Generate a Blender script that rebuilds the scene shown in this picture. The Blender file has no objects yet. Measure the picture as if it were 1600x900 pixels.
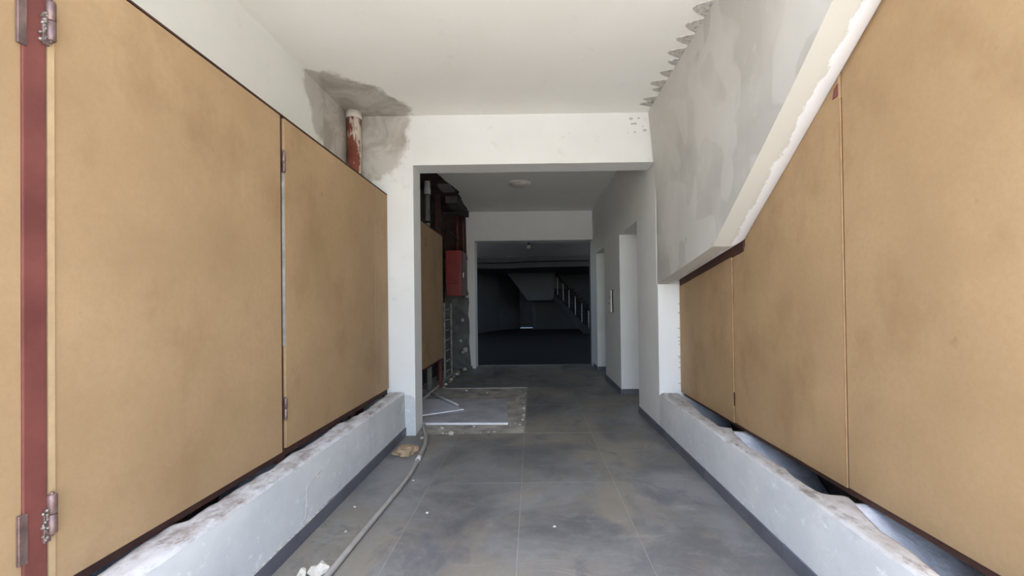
import bpy, bmesh, math, random
from mathutils import Vector, Matrix, noise

S = bpy.context.scene
COL = S.collection
random.seed(7)

# ------------------------------------------------------------------ camera
PS, TH, RO, FPX = 0.0036134, 0.0093207, -0.012742, 680.0
fw = Vector((-math.sin(PS) * math.cos(TH), math.cos(PS) * math.cos(TH), math.sin(TH)))
rt = Vector((math.cos(PS), math.sin(PS), 0))
up = rt.cross(fw)
R = rt * math.cos(RO) + up * math.sin(RO)
U = up * math.cos(RO) - rt * math.sin(RO)
cam_d = bpy.data.cameras.new('camera')
cam = bpy.data.objects.new('camera', cam_d)
COL.objects.link(cam)
M = Matrix((R, U, -fw)).transposed().to_4x4()
M.translation = Vector((0, 0, 1.4))
cam.matrix_world = M
cam_d.sensor_width = 36.0
cam_d.lens = 36.0 * FPX / 1600.0
cam_d.shift_x = -29.47 / 1600.0
cam_d.shift_y = 19.45 / 1600.0
cam_d.clip_start = 0.02
S.camera = cam

# ------------------------------------------------------------------ light
YE = 0.30                      # entrance plane, behind the camera
w = bpy.data.worlds.new('world')
S.world = w
w.use_nodes = True
nt = w.node_tree
bg = nt.nodes['Background']
sky = nt.nodes.new('ShaderNodeTexSky')
sky.sky_type = 'NISHITA'
sky.sun_disc = False
sky.sun_elevation = math.radians(72)
sky.sun_rotation = math.radians(190)
sky.air_density = 1.0
sky.dust_density = 2.5
nt.links.new(sky.outputs[0], bg.inputs[0])
bg.inputs[1].default_value = 0.55
sun_d = bpy.data.lights.new('sun', 'SUN')
sun_d.energy = 6.2
sun_d.angle = math.radians(0.6)
sun_d.color = (1.0, 0.96, 0.90)
sun = bpy.data.objects.new('sun', sun_d)
COL.objects.link(sun)
sun.rotation_euler = Vector((0.06, 0.325, -1.0)).to_track_quat('-Z', 'Y').to_euler()
por_d = bpy.data.lights.new('entrance_portal', 'AREA')   # sampling portal over the entrance, gives no light of its own
por_d.shape = 'RECTANGLE'
por_d.size, por_d.size_y = 4.4, 3.5
por_d.cycles.is_portal = True
por = bpy.data.objects.new('entrance_portal', por_d)
COL.objects.link(por)
por.location = (0, YE, 1.75)
por.rotation_euler = (math.radians(90), 0, 0)            # -Z towards +Y (into the building)
S.view_settings.view_transform = 'Standard'
S.view_settings.look = 'None'
S.view_settings.gamma = 1.0
S.view_settings.use_curve_mapping = False
S.view_settings.exposure = 1.0
S.cycles.max_bounces = 14
S.cycles.diffuse_bounces = 10
S.cycles.use_denoising = True


# ------------------------------------------------------------------ materials
def lin(c):
    f = lambda v: v / 12.92 if v <= 0.04045 else ((v + 0.055) / 1.055) ** 2.4
    return tuple(f(x / 255.0) for x in c) + (1.0,)


class N:
    def __init__(self, name, rough=0.7, spec=0.3, metal=0.0):
        self.m = bpy.data.materials.new(name)
        self.m.use_nodes = True
        self.t = self.m.node_tree
        self.b = self.t.nodes['Principled BSDF']
        self.b.inputs['Roughness'].default_value = rough
        self.b.inputs['Specular IOR Level'].default_value = spec
        self.b.inputs['Metallic'].default_value = metal
        self.pos = self.t.nodes.new('ShaderNodeNewGeometry').outputs['Position']

    def link(self, a, b):
        self.t.links.new(a, b)

    def vec(self, sc=(1, 1, 1), off=(0, 0, 0)):
        n = self.t.nodes.new('ShaderNodeMapping')
        n.inputs['Scale'].default_value = sc
        n.inputs['Location'].default_value = off
        self.link(self.pos, n.inputs[0])
        return n.outputs[0]

    def noise(self, scale, detail=5, rough=0.6, sc=(1, 1, 1), off=(0, 0, 0), dist=0.0):
        n = self.t.nodes.new('ShaderNodeTexNoise')
        n.inputs['Scale'].default_value = scale
        n.inputs['Detail'].default_value = detail
        n.inputs['Roughness'].default_value = rough
        n.inputs['Distortion'].default_value = dist
        self.link(self.vec(sc, off), n.inputs['Vector'])
        return n.outputs['Fac']

    def ramp(self, fac, stops, ease=False):
        n = self.t.nodes.new('ShaderNodeValToRGB')
        if ease:
            n.color_ramp.interpolation = 'EASE'
        e = n.color_ramp.elements
        while len(e) < len(stops):
            e.new(0.5)
        for q, (p, c) in zip(e, stops):
            q.position = p
            q.color = c if len(c) == 4 else tuple(c) + (1.0,)
        self.link(fac, n.inputs[0])
        return n.outputs[0]

    def step(self, fac, a, b):
        return self.ramp(fac, [(a, (0, 0, 0, 1)), (b, (1, 1, 1, 1))])

    def mix(self, fac, a, b, mode='MIX'):
        n = self.t.nodes.new('ShaderNodeMix')
        n.data_type = 'RGBA'
        n.blend_type = mode
        for inp, v in ((n.inputs[0], fac), (n.inputs[6], a), (n.inputs[7], b)):
            if hasattr(v, 'is_linked') or hasattr(v, 'links'):
                self.link(v, inp)
            elif isinstance(v, (int, float)):
                inp.default_value = v
            else:
                inp.default_value = v
        return n.outputs[2]

    def math(self, op, a, b=0.0):
        n = self.t.nodes.new('ShaderNodeMath')
        n.operation = op
        for inp, v in ((n.inputs[0], a), (n.inputs[1], b)):
            if isinstance(v, (int, float)):
                inp.default_value = v
            else:
                self.link(v, inp)
        return n.outputs[0]

    def xyz(self):
        n = self.t.nodes.new('ShaderNodeSeparateXYZ')
        self.link(self.pos, n.inputs[0])
        return n.outputs

    def color(self, c):
        if isinstance(c, tuple):
            self.b.inputs['Base Color'].default_value = c
        else:
            self.link(c, self.b.inputs['Base Color'])
        return self

    def bump(self, h, strength=0.2, dist=0.01):
        n = self.t.nodes.new('ShaderNodeBump')
        n.inputs['Strength'].default_value = strength
        n.inputs['Distance'].default_value = dist
        self.link(h, n.inputs['Height'])
        self.link(n.outputs[0], self.b.inputs['Normal'])
        return self


def simple(name, c1, c2, scale=6, rough=0.7, spec=0.3, metal=0.0, bump=0.15, bs=60, bd=0.004):
    n = N(name, rough, spec, metal)
    n.color(n.mix(n.step(n.noise(scale, 6), 0.35, 0.65), lin(c1), lin(c2)))
    n.bump(n.noise(bs, 4), bump, bd)
    return n.m


MAT = {}
# raw MDF boards
n = N('mdf_board', 0.62, 0.25)
base = n.mix(n.step(n.noise(1.3, 4, 0.6), 0.3, 0.7), lin((174, 146, 110)), lin((158, 131, 97)))
fib = n.noise(42, 9, 0.8, (1, 1, 0.85))
base = n.mix(n.math('MULTIPLY', n.step(fib, 0.42, 0.66), 0.3), base, lin((146, 117, 82)))
stain = n.step(n.noise(2.6, 5, 0.62, (1, 1, 0.7), (4, 2, 9)), 0.52, 0.8)
base = n.mix(n.math('MULTIPLY', stain, 0.85), base, lin((140, 111, 79)))
spot = n.step(n.noise(11, 2, 0.4, (1, 1, 1), (1, 7, 3)), 0.76, 0.83)
base = n.mix(n.math('MULTIPLY', spot, 0.45), base, lin((120, 92, 66)))
n.color(base).bump(n.noise(220, 3), 0.06, 0.002)
MAT['mdf'] = n.m
MAT['mdf_edge'] = simple('mdf_board_edge', (160, 130, 94), (146, 116, 82), 14, 0.8, bump=0.2, bs=150)


def paint(name, c, c2, scuff=(150, 148, 142), amount=0.25, stain=False):
    n = N(name, 0.75, 0.2)
    base = n.mix(n.step(n.noise(1.1, 4), 0.3, 0.7), lin(c), lin(c2))
    sc = n.step(n.noise(5.5, 8, 0.7, (1, 1, 1), (3, 1, 5)), 0.6, 0.78)
    base = n.mix(n.math('MULTIPLY', sc, amount), base, lin(scuff))
    if stain:   # grey repair mortar smeared around the corner pipe
        v = n.t.nodes.new('ShaderNodeVectorMath')
        v.operation = 'LENGTH'
        sc_, ce = (1 / 0.69, 1 / 0.95, 1 / 0.80), (-1.964, 4.714, 3.471)
        n.link(n.vec(sc_, tuple(-a * b for a, b in zip(ce, sc_))), v.inputs[0])
        d = n.math('ADD', v.outputs['Value'], n.math('MULTIPLY', n.math('SUBTRACT', n.noise(3.2, 4, 0.6), 0.5), 0.42))
        d = n.math('ADD', d, n.math('MULTIPLY', n.math('SUBTRACT', n.noise(13, 6, 0.75, (1, 1, 0.5)), 0.5), 0.22))
        mr = n.t.nodes.new('ShaderNodeMapRange')
        mr.interpolation_type = 'SMOOTHSTEP'
        n.link(d, mr.inputs[0])
        for k_, q in zip((1, 2, 3, 4), (0.93, 1.03, 1.0, 0.0)):
            mr.inputs[k_].default_value = q
        tone = n.mix(n.step(n.noise(3.0, 5, 0.6, (1, 1, 1), (1, 0, 4), 0.8), 0.42, 0.58), lin((166, 160, 149)), lin((190, 186, 177)))
        base = n.mix(mr.outputs[0], base, tone)
    n.color(base).bump(n.noise(26, 6, 0.65), 0.10, 0.004)
    return n.m


MAT['paint'] = paint('white_wall_paint', (226, 227, 224), (219, 219, 215), stain=True)
MAT['ceil'] = paint('ceiling_paint', (236, 235, 229), (230, 229, 221), (205, 202, 192), 0.3, True)
MAT['dimpaint'] = paint('darkened_lobby_paint', (108, 110, 114), (100, 102, 106), (90, 92, 96))  # white walls coloured darker, the lobby's gloom put into the paint
MAT['leftwall'] = paint('left_upper_wall_paint', (222, 223, 216), (214, 215, 208), (190, 190, 182), 0.3, True)


def kerbmat(name, stains, top, hi):
    n = N(name, 0.85, 0.15)
    base = n.mix(n.step(n.noise(2.0, 5), 0.3, 0.7), lin((212, 213, 211)), lin((192, 195, 196)))
    fl = n.step(n.noise(9, 8, 0.75, (1, 0.8, 1.4), (2, 2, 2)), 0.58, 0.68)
    base = n.mix(n.math('MULTIPLY', fl, 0.75), base, lin((236, 237, 236)))
    gs = n.step(n.noise(6, 7, 0.72, (1, 0.7, 1), (7, 1, 4)), 0.58, 0.7)
    base = n.mix(n.math('MULTIPLY', gs, 0.35), base, lin((164, 168, 170)))
    g = n.t.nodes.new('ShaderNodeNewGeometry')
    s = n.t.nodes.new('ShaderNodeSeparateXYZ')
    n.link(g.outputs['True Normal'], s.inputs[0])
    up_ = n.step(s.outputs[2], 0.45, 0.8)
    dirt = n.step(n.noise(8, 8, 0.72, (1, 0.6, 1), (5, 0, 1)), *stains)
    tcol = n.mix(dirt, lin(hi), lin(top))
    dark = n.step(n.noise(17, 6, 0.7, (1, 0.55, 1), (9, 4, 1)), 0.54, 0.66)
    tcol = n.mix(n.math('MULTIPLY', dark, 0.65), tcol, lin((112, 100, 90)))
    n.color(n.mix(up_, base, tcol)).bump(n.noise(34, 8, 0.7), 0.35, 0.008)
    return n.m


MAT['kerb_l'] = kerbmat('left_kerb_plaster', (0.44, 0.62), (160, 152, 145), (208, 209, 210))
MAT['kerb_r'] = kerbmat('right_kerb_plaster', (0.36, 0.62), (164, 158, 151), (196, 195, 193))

# grey cement skim on the stair side
n = N('grey_cement_skim', 0.85, 0.15)
a = n.mix(n.step(n.noise(1.3, 3, 0.5, (1, 1, 0.9), (0, 3.1, 0.4)), 0.42, 0.58), lin((196, 194, 188)), lin((178, 176, 170)))
a = n.mix(n.math('MULTIPLY', n.step(n.noise(2.3, 2, 0.4, (1, 0.9, 0.8), (0, 1, 0.2), 0.6), 0.5, 0.53), 0.5), a, lin((202, 200, 195)))
a = n.mix(n.math('MULTIPLY', n.step(n.noise(7, 7, 0.7), 0.6, 0.75), 0.3), a, lin((218, 216, 210)))
n.color(a).bump(n.noise(7, 8, 0.65), 0.15, 0.01)
MAT['cement'] = n.m
MAT['cement_patch'] = simple('grey_repair_mortar', (206, 200, 189), (180, 174, 163), 3.5, 0.9, 0.1, bump=0.3, bs=30)
MAT['cement_dark'] = simple('dark_trowel_mortar', (158, 155, 148), (204, 201, 194), 34, 0.9, 0.1, bump=0.5, bs=60)
# stair soffit: cream paint, ragged white plaster towards the boards
n = N('stair_soffit_paint', 0.7, 0.2)
x = n.xyz()
edge = n.math('ADD', x[0], n.math('MULTIPLY', n.math('SUBTRACT', n.noise(7, 6, 0.7), 0.5), 0.16))
mk = n.step(edge, 0.0, 1.0)
mr = n.t.nodes.new('ShaderNodeMapRange')
n.link(edge, mr.inputs[0])
mr.inputs[1].default_value, mr.inputs[2].default_value = 1.478, 1.49
n.color(n.mix(mr.outputs[0], lin((192, 189, 178)), lin((220, 221, 222))))
n.bump(n.noise(16, 6), 0.12, 0.006)
MAT['soffit'] = n.m

# floor tiles
n = N('grey_stone_tile', 0.5, 0.4)
base = n.mix(n.step(n.noise(1.1, 7, 0.7, (1, 1, 1), (0, 0, 3), 0.4), 0.4, 0.6), lin((131, 131, 130)), lin((102, 102, 103)))
dust = n.step(n.noise(0.9, 7, 0.7, (1, 0.8, 1), (3.4, 1.2, 0), 0.5), 0.46, 0.56)
base = n.mix(n.math('MULTIPLY', dust, 0.75), base, lin((136, 130, 116)))
dk = n.step(n.noise(2.3, 7, 0.72, (1.3, 0.9, 1), (1, 9, 2), 0.8), 0.54, 0.64)
base = n.mix(n.math('MULTIPLY', dk, 0.6), base, lin((96, 99, 106)))
scr = n.step(n.noise(2.6, 10, 0.8, (0.8, 2.4, 1), (7, 3, 0), 1.2), 0.55, 0.68)
base = n.mix(n.math('MULTIPLY', scr, 0.5), base, lin((156, 154, 150)))
fl = n.step(n.noise(34, 3, 0.6, (1, 1, 1), (2, 3, 0)), 0.72, 0.8)
base = n.mix(n.math('MULTIPLY', fl, 0.4), base, lin((168, 164, 156)))
oi = n.t.nodes.new('ShaderNodeObjectInfo')
tv = n.ramp(oi.outputs['Random'], [(0, (0.93, 0.93, 0.93, 1)), (1, (1.04, 1.04, 1.04, 1))])
n.color(n.mix(1.0, base, tv, 'MULTIPLY'))
n.link(n.ramp(dust, [(0, (0.42, 0.42, 0.42, 1)), (1, (0.75, 0.75, 0.75, 1))]), n.b.inputs['Roughness'])
n.bump(n.noise(45, 5), 0.05, 0.003)
MAT['tile'] = n.m
MAT['lobbystair'] = simple('grey_stair_stringer', (84, 86, 90), (76, 78, 82), 3, 0.8)
MAT['lobbyfloor'] = simple('darkened_lobby_tile', (46, 46, 47), (38, 38, 40), 1.5, 0.6)  # colour lowered to stand in for the lobby's darkness
MAT['grout'] = simple('tile_grout', (166, 163, 156), (150, 148, 142), 8, 0.9)
MAT['screed'] = simple('bare_screed', (188, 183, 170), (140, 138, 132), 4, 0.95, 0.1, bump=0.7, bs=28, bd=0.012)
MAT['skirt'] = simple('dark_skirting_tile', (104, 105, 112), (88, 90, 97), 4, 0.5, 0.4)
MAT['slab'] = simple('grey_slab_sheet', (180, 181, 184), (152, 154, 157), 3.2, 0.7, 0.3, bump=0.12, bs=40)
MAT['slab_light'] = simple('pale_slab_sheet', (206, 206, 210), (192, 193, 197), 3.0, 0.7, 0.3)
MAT['slab_edge'] = simple('white_slab_edge', (232, 233, 234), (214, 216, 218), 9, 0.8)
MAT['red'] = simple('red_oxide_paint', (120, 68, 60), (100, 54, 49), 5, 0.55, 0.4, bump=0.12, bs=30)
MAT['mdf_batten'] = simple('pale_batten', (186, 160, 122), (174, 148, 112), 14, 0.8, bump=0.1)
MAT['rail'] = simple('brown_oxide_steel', (84, 56, 47), (64, 44, 39), 6, 0.7, 0.3)
MAT['hinge'] = simple('raw_hinge_steel', (142, 118, 112), (104, 86, 82), 16, 0.45, 0.5, 0.55, bump=0.3)
MAT['weld'] = simple('weld_bead_steel', (168, 164, 156), (106, 92, 80), 40, 0.4, 0.5, 0.7, bump=0.8, bs=90)
MAT['redbox'] = simple('red_cabinet_enamel', (150, 48, 42), (124, 38, 36), 3, 0.4, 0.5, bump=0.05)
MAT['redbox_shade'] = simple('shaded_red_enamel', (84, 40, 42), (66, 32, 36), 4, 0.5, 0.4, bump=0.1)  # same red enamel, shade of the hall side put into the colour
MAT['black'] = simple('black_plastic', (34, 34, 36), (26, 26, 28), 5, 0.5)
MAT['pvc'] = simple('grey_pvc_pipe', (166, 162, 154), (148, 144, 137), 9, 0.55, 0.4)
MAT['pvc_light'] = simple('pale_pvc_fitting', (214, 214, 212), (196, 196, 194), 9, 0.5, 0.4)
MAT['steel'] = simple('galvanised_steel', (176, 174, 168), (138, 135, 128), 12, 0.6, 0.4, 0.1)
MAT['darkwall'] = simple('bare_shaft_and_slot_shade', (104, 96, 90), (70, 66, 64), 2.6, 0.95, 0.1, bump=0.6, bs=14, bd=0.02)  # bare shaft wall; also stands in for shade behind the boards
MAT['block'] = simple('rough_cement_render', (126, 126, 122), (92, 93, 92), 3.4, 0.95, 0.1, bump=0.8, bs=16, bd=0.02)
MAT['rust'] = simple('rusty_primed_steel', (80, 62, 56), (58, 48, 45), 3, 0.85, 0.2, bump=0.3, bs=20)
MAT['stone'] = simple('brown_mortar_lump', (182, 160, 130), (146, 126, 100), 18, 0.95, 0.1, bump=0.8, bs=40, bd=0.01)
MAT['gypsum'] = simple('white_gypsum_chip', (206, 202, 190), (180, 176, 164), 20, 0.9, 0.1, bump=0.5)
MAT['whiteplastic'] = simple('white_plastic', (225, 224, 218), (215, 214, 208), 4, 0.4, 0.5, bump=0.0)
MAT['lens'] = simple('opal_lamp_glass', (205, 200, 190), (198, 192, 182), 4, 0.35, 0.5, bump=0.0)
MAT['chrome'] = simple('bright_steel', (190, 192, 194), (170, 172, 174), 6, 0.25, 0.5, 0.9, bump=0.0)
MAT['outside'] = simple('pale_street_paving', (218, 215, 207), (206, 203, 196), 2, 0.9, 0.1, bump=0.2)
MAT['darkwood'] = simple('dark_handrail_wood', (52, 44, 40), (40, 34, 32), 6, 0.5)
MAT['doorgrey'] = simple('grey_blue_door_paint', (120, 126, 140), (108, 114, 128), 3, 0.6)
MAT['cavity'] = simple('white_mortar_bed', (216, 218, 222), (186, 188, 194), 6, 0.95, 0.1, bump=0.9, bs=26, bd=0.015)
# red painted pipe with plaster drips
n = N('red_pipe_plaster_splashed', 0.7, 0.25)
a = n.mix(n.step(n.noise(5, 5), 0.35, 0.65), lin((132, 74, 58)), lin((104, 56, 44)))
a = n.mix(n.step(n.noise(12, 6, 0.65, (1, 1, 0.32), (2, 3, 1)), 0.48, 0.56), a, lin((196, 186, 170)))
n.color(a).bump(n.noise(30, 6), 0.3, 0.006)
MAT['pipe_red'] = n.m


# ------------------------------------------------------------------ builders
ROOTLOC = {}


def bm_box(bm, x0, x1, y0, y1, z0, z1):
    v = [bm.verts.new((x, y, z)) for x in (x0, x1) for y in (y0, y1) for z in (z0, z1)]
    for f in ((0, 1, 3, 2), (4, 6, 7, 5), (0, 4, 5, 1), (2, 3, 7, 6), (0, 2, 6, 4), (1, 5, 7, 3)):
        bm.faces.new([v[i] for i in f])
    return v


def bm_tube(bm, pts, r, n=10, caps=True):
    pts = [Vector(p) for p in pts]
    rings = []
    prev = None
    for i, p in enumerate(pts):
        d = (pts[min(i + 1, len(pts) - 1)] - pts[max(i - 1, 0)]).normalized()
        a = prev if prev is not None else (Vector((0, 0, 1)) if abs(d.z) < 0.9 else Vector((1, 0, 0)))
        s = d.cross(a).normalized()
        u = s.cross(d).normalized()
        prev = u
        rr = r[i] if isinstance(r, (list, tuple)) else r
        rings.append([bm.verts.new(p + (s * math.cos(k * 2 * math.pi / n) + u * math.sin(k * 2 * math.pi / n)) * rr) for k in range(n)])
    for a, b in zip(rings, rings[1:]):
        for k in range(n):
            f = bm.faces.new((a[k], a[(k + 1) % n], b[(k + 1) % n], b[k]))
            f.smooth = True
    if caps:
        bm.faces.new(rings[0][::-1])
        bm.faces.new(rings[-1])


def bm_prism(bm, poly, axis, a, b):
    """extrude a 2-D polygon along axis ('X','Y','Z') from a to b"""
    mk = {'X': lambda p, t: (t, p[0], p[1]), 'Y': lambda p, t: (p[0], t, p[1]), 'Z': lambda p, t: (p[0], p[1], t)}[axis]
    A = [bm.verts.new(mk(p, a)) for p in poly]
    B = [bm.verts.new(mk(p, b)) for p in poly]
    k = len(poly)
    bm.faces.new(A[::-1])
    bm.faces.new(B)
    for i in range(k):
        bm.faces.new((A[i], A[(i + 1) % k], B[(i + 1) % k], B[i]))


def bm_lathe(bm, c, prof, n=24, axis='Z'):
    c = Vector(c)
    rings = []
    for r, h in prof:
        ring = []
        for k in range(n):
            a = 2 * math.pi * k / n
            p = Vector((r * math.cos(a), r * math.sin(a), h))
            if axis == 'X':
                p = Vector((p.z, p.x, p.y))
            if axis == 'Y':
                p = Vector((p.x, p.z, p.y))
            ring.append(bm.verts.new(c + p))
        rings.append(ring)
    for a, b in zip(rings, rings[1:]):
        for k in range(n):
            f = bm.faces.new((a[k], a[(k + 1) % n], b[(k + 1) % n], b[k]))
            f.smooth = True
    bm.faces.new(rings[0][::-1])
    bm.faces.new(rings[-1])


def bevel(bm, w, seg=2):
    bmesh.ops.bevel(bm, geom=bm.edges[:], offset=w, segments=seg, affect='EDGES', profile=0.6)


def obj(name, bm, mat, parent=None, mats=None):
    bmesh.ops.recalc_face_normals(bm, faces=bm.faces[:])
    loc = Vector((0, 0, 0))
    if parent is not None:
        loc = ROOTLOC.get(parent.name, Vector((0, 0, 0)))
        for v in bm.verts:
            v.co -= loc
    me = bpy.data.meshes.new(name)
    bm.to_mesh(me)
    bm.free()
    o = bpy.data.objects.new(name, me)
    for m in (mats or [mat]):
        me.materials.append(MAT[m])
    COL.objects.link(o)
    if parent is not None:
        o.parent = parent
    ROOTLOC[o.name] = loc
    return o


def box(name, x0, x1, y0, y1, z0, z1, mat, parent=None, bev=0.0):
    bm = bmesh.new()
    bm_box(bm, x0, x1, y0, y1, z0, z1)
    if bev:
        bevel(bm, bev)
    return obj(name, bm, mat, parent)


def tube(name, pts, r, mat, parent=None, n=10):
    bm = bmesh.new()
    bm_tube(bm, pts, r, n)
    return obj(name, bm, mat, parent)


def thing(name, label, cat, loc, group=None):
    o = bpy.data.objects.new(name, None)
    o.empty_display_size = 0.1
    COL.objects.link(o)
    o.location = loc
    ROOTLOC[o.name] = Vector(loc)
    o['label'] = label
    o['category'] = cat
    if group:
        o['group'] = group
    return o


def tag(o, label, cat, group=None):
    """top-level single mesh: origin moves to its base"""
    me = o.data
    xs = [v.co for v in me.vertices]
    c = Vector(((min(v.x for v in xs) + max(v.x for v in xs)) / 2, (min(v.y for v in xs) + max(v.y for v in xs)) / 2, min(v.z for v in xs)))
    for v in me.vertices:
        v.co -= c
    o.location = o.location + c
    o['label'] = label
    o['category'] = cat
    if group:
        o['group'] = group
    return o


def struct(o, label=None):
    o['kind'] = 'structure'
    if label:
        o['label'] = label
    return o


# ------------------------------------------------------------------ dimensions
ZC = 3.471                      # ceiling
Y0, Y1 = 4.714, 5.007           # first opening, front and rear face
Y2, Y2b = 9.657, 10.05          # second opening
XL = -1.964                     # left wall (behind the boards, and back of the shaft)
XR = 1.349                      # right corridor wall
KL = -1.392                     # left kerb face
PL, PR = -1.56, 1.578           # faces of the board fronts

# ------------------------------------------------------------------ floor
bm = bmesh.new()
bm_box(bm, -4.6, 4.6, YE - 0.2, Y2b + 0.3, -0.25, -0.014)
floor = struct(obj('floor', bm, 'screed'), 'bare screed under grey floor tiles')
PX0, PX1, PY0, PY1 = -1.50, -0.115, 4.755, 7.385          # patch with the tiles taken up
bm = bmesh.new()
for q in ((-1.78, 1.36, YE, PY0), (PX1, 1.36, PY0, PY1), (-1.62, PX0, PY0 + 0.3, PY1), (-1.70, 1.36, PY1, Y2b + 0.2)):
    bm_box(bm, q[0], q[1], q[2], q[3], -0.014, -0.0015)
obj('grout', bm, 'grout', floor)
xs = [-1.70, -0.822, -0.103, 0.620, 1.345]
ys = [4.755 + 1.32 * k for k in range(-6, 5)]


def tile(x0, x1, y0, y1):
    g = 0.0022
    bm = bmesh.new()
    bm_box(bm, x0 + g, x1 - g, y0 + g, y1 - g, -0.012, 0.0 + random.uniform(-0.0006, 0.0006))
    obj('tile', bm, 'tile', floor)


for i in range(4):
    for y0, y1 in zip(ys, ys[1:]):
        x0, x1 = xs[i], xs[i + 1]
        y0 = max(y0, YE)
        if y1 <= YE + 0.05:
            continue
        y1_ = min(y1, Y2b + 0.1)
        if y0 < PY0 - 0.01:
            if i == 0:
                x0 = KL - 0.02
            tile(x0, x1, y0, y1_)
            continue
        if i < 2:                                       # left two columns: cut around the patch
            if y1 <= PY1 + 0.03:
                if i == 1:
                    tile(PX1, x1, y0, y1_) if PX1 < x1 - 0.02 else None
                continue
            tile(max(x0, -1.68), x1, max(y0, PY1), y1_)
        else:
            tile(x0 if i > 2 or y0 > PY1 else x0, x1, y0, y1_)
for e_ in ((5.58, 6.70), (8.10, 9.12)):
    tile(1.346, 1.77, *e_)
# mortar ridge left along the broken tile edges of the patch
bm = bmesh.new()
for k in range(46):
    t = random.random()
    if random.random() < 0.55:
        x, y = PX1 - random.random() ** 2 * 0.16 - 0.01, PY0 + t * (PY1 - PY0)
    else:
        x, y = PX1 - t * 1.0, PY0 + 0.01 + random.random() ** 2 * 0.12
    s = random.uniform(0.006, 0.018)
    q = bmesh.ops.create_icosphere(bm, subdivisions=1, radius=s)
    for v in q['verts']:
        v.co = Vector((v.co.x * random.uniform(.7, 1.3) + x, v.co.y * random.uniform(.7, 1.3) + y, v.co.z * 0.5 - 0.012))
o = obj('mortar_crumbs', bm, 'gypsum', floor)
o['kind'] = 'stuff'

# lobby floor and street outside
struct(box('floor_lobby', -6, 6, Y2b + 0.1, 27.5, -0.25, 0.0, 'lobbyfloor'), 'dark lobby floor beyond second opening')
struct(box('ground_street', -25, 25, -30, YE - 0.2, -0.3, -0.03, 'outside'), 'sunlit street paving in front of the entrance')
for xa in (-25, 6.05):
    struct(box('ground_side', xa, xa + 18.95, YE - 0.2, 30, -0.3, -0.03, 'outside'), 'added unseen paving beside the building, bouncing daylight into the lobby')  # paving added to bounce light up through the high lobby gaps
struct(box('trim_1', -2.3, 2.3, YE - 0.2, YE, -0.014, 0.0, 'tile'), 'entrance threshold tile')

# ------------------------------------------------------------------ ceiling
ceil = struct(box('ceiling', -2.5, 2.5, YE, Y2, ZC, ZC + 0.25, 'ceil'), 'white painted concrete ceiling with grey repair patches')


def ragged(poly, amp, step, seed):
    out = []
    k = len(poly)
    for i in range(k):
        a, b = Vector(poly[i]), Vector(poly[(i + 1) % k])
        L = (b - a).length
        m = max(1, int(L / step))
        for j in range(m):
            p = a.lerp(b, j / m)
            d = Vector((b.y - a.y, a.x - b.x)).normalized()
            e = noise.noise(Vector((p.x * 9, p.y * 9, seed))) + 0.6 * noise.noise(Vector((p.x * 31, p.y * 31, seed)))
            out.append(tuple(p + d * e * amp))
    return out


def slab_patch(name, poly, axis, a, b, mat, parent):
    bm = bmesh.new()
    bm_prism(bm, poly, axis, a, b)
    bmesh.ops.triangulate(bm, faces=[f for f in bm.faces if len(f.verts) > 4])
    return obj(name, bm, mat, parent)


# trowel marks along the stair wall
tm = [(2.62, .075, .10), (2.85, .09, .11), (3.06, .085, .09), (3.25, .075, .085), (3.42, .085, .07), (3.60, .095, .075), (3.74, .06, .06),
      (3.92, .07, .07), (4.10, .10, .07), (4.22, .06, .06), (4.42, .085, .07), (4.52, .10, .06)]
for k, (y, L, wd) in enumerate(tm):
    x0 = 1.335
    L, wd = L * 1.35 + .02, wd * 1.15
    poly = []
    for j in range(15):
        t = math.pi * j / 14
        poly.append((x0 - (L + 0.045) * math.sin(t) * (1 + 0.12 * noise.noise(Vector((j * .9, k, 0)))),
                     y - 0.02 * math.sin(t) - wd * math.cos(t) * (1 - 0.35 * math.sin(t))))
    slab_patch('trowel_mark', poly, 'Z', ZC - 0.004, ZC + 0.01, 'cement_dark', ceil)
# unplastered rusty strip of ceiling over the shaft
pc = [(-1.963, Y1), (-1.60, Y1), (-1.50, 6.5), (-1.46, 6.9), (-1.39, 7.3), (-1.32, 7.8), (-1.36, 8.4), (-1.40, 9.0), (-1.38, 9.655), (-1.963, 9.655)]
o = slab_patch('bare_strip', ragged(pc, 0.03, 0.12, 5), 'Z', ZC - 0.006, ZC + 0.01, 'rust', ceil)
o['label'] = 'unplastered rust-brown strip above the pipe shaft'

# ------------------------------------------------------------------ left wall
wl = struct(box('wall_left', XL - 0.2, XL, YE, Y2b, 0, ZC, 'leftwall'), 'left wall rising behind the fibreboard doors')
box('cavity_shade_lining', XL - 0.005, XL + 0.012, YE + .02, 4.45, 0, 2.5, 'darkwall', wl)  # added dark lining, the cavity's shade put into its colour
box('shaft_render', XL - 0.005, XL + 0.012, Y1, Y2, 0, ZC - 0.01, 'darkwall', wl)
# facade returns beside the entrance, closing the cupboards
for s in (-1, 1):
    struct(box('wall_entrance', s * 2.5, s * 4.6, YE - 0.15, YE + 0.05, 0, ZC + 0.25, 'paint'), 'wall beside the entrance behind the viewer')
struct(box('wall_right', 2.0, 2.2, YE, Y2b, 0, ZC, 'darkwall'), 'right outer wall behind the boards')  # dark colour here stands in for shade in the slot

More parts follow.
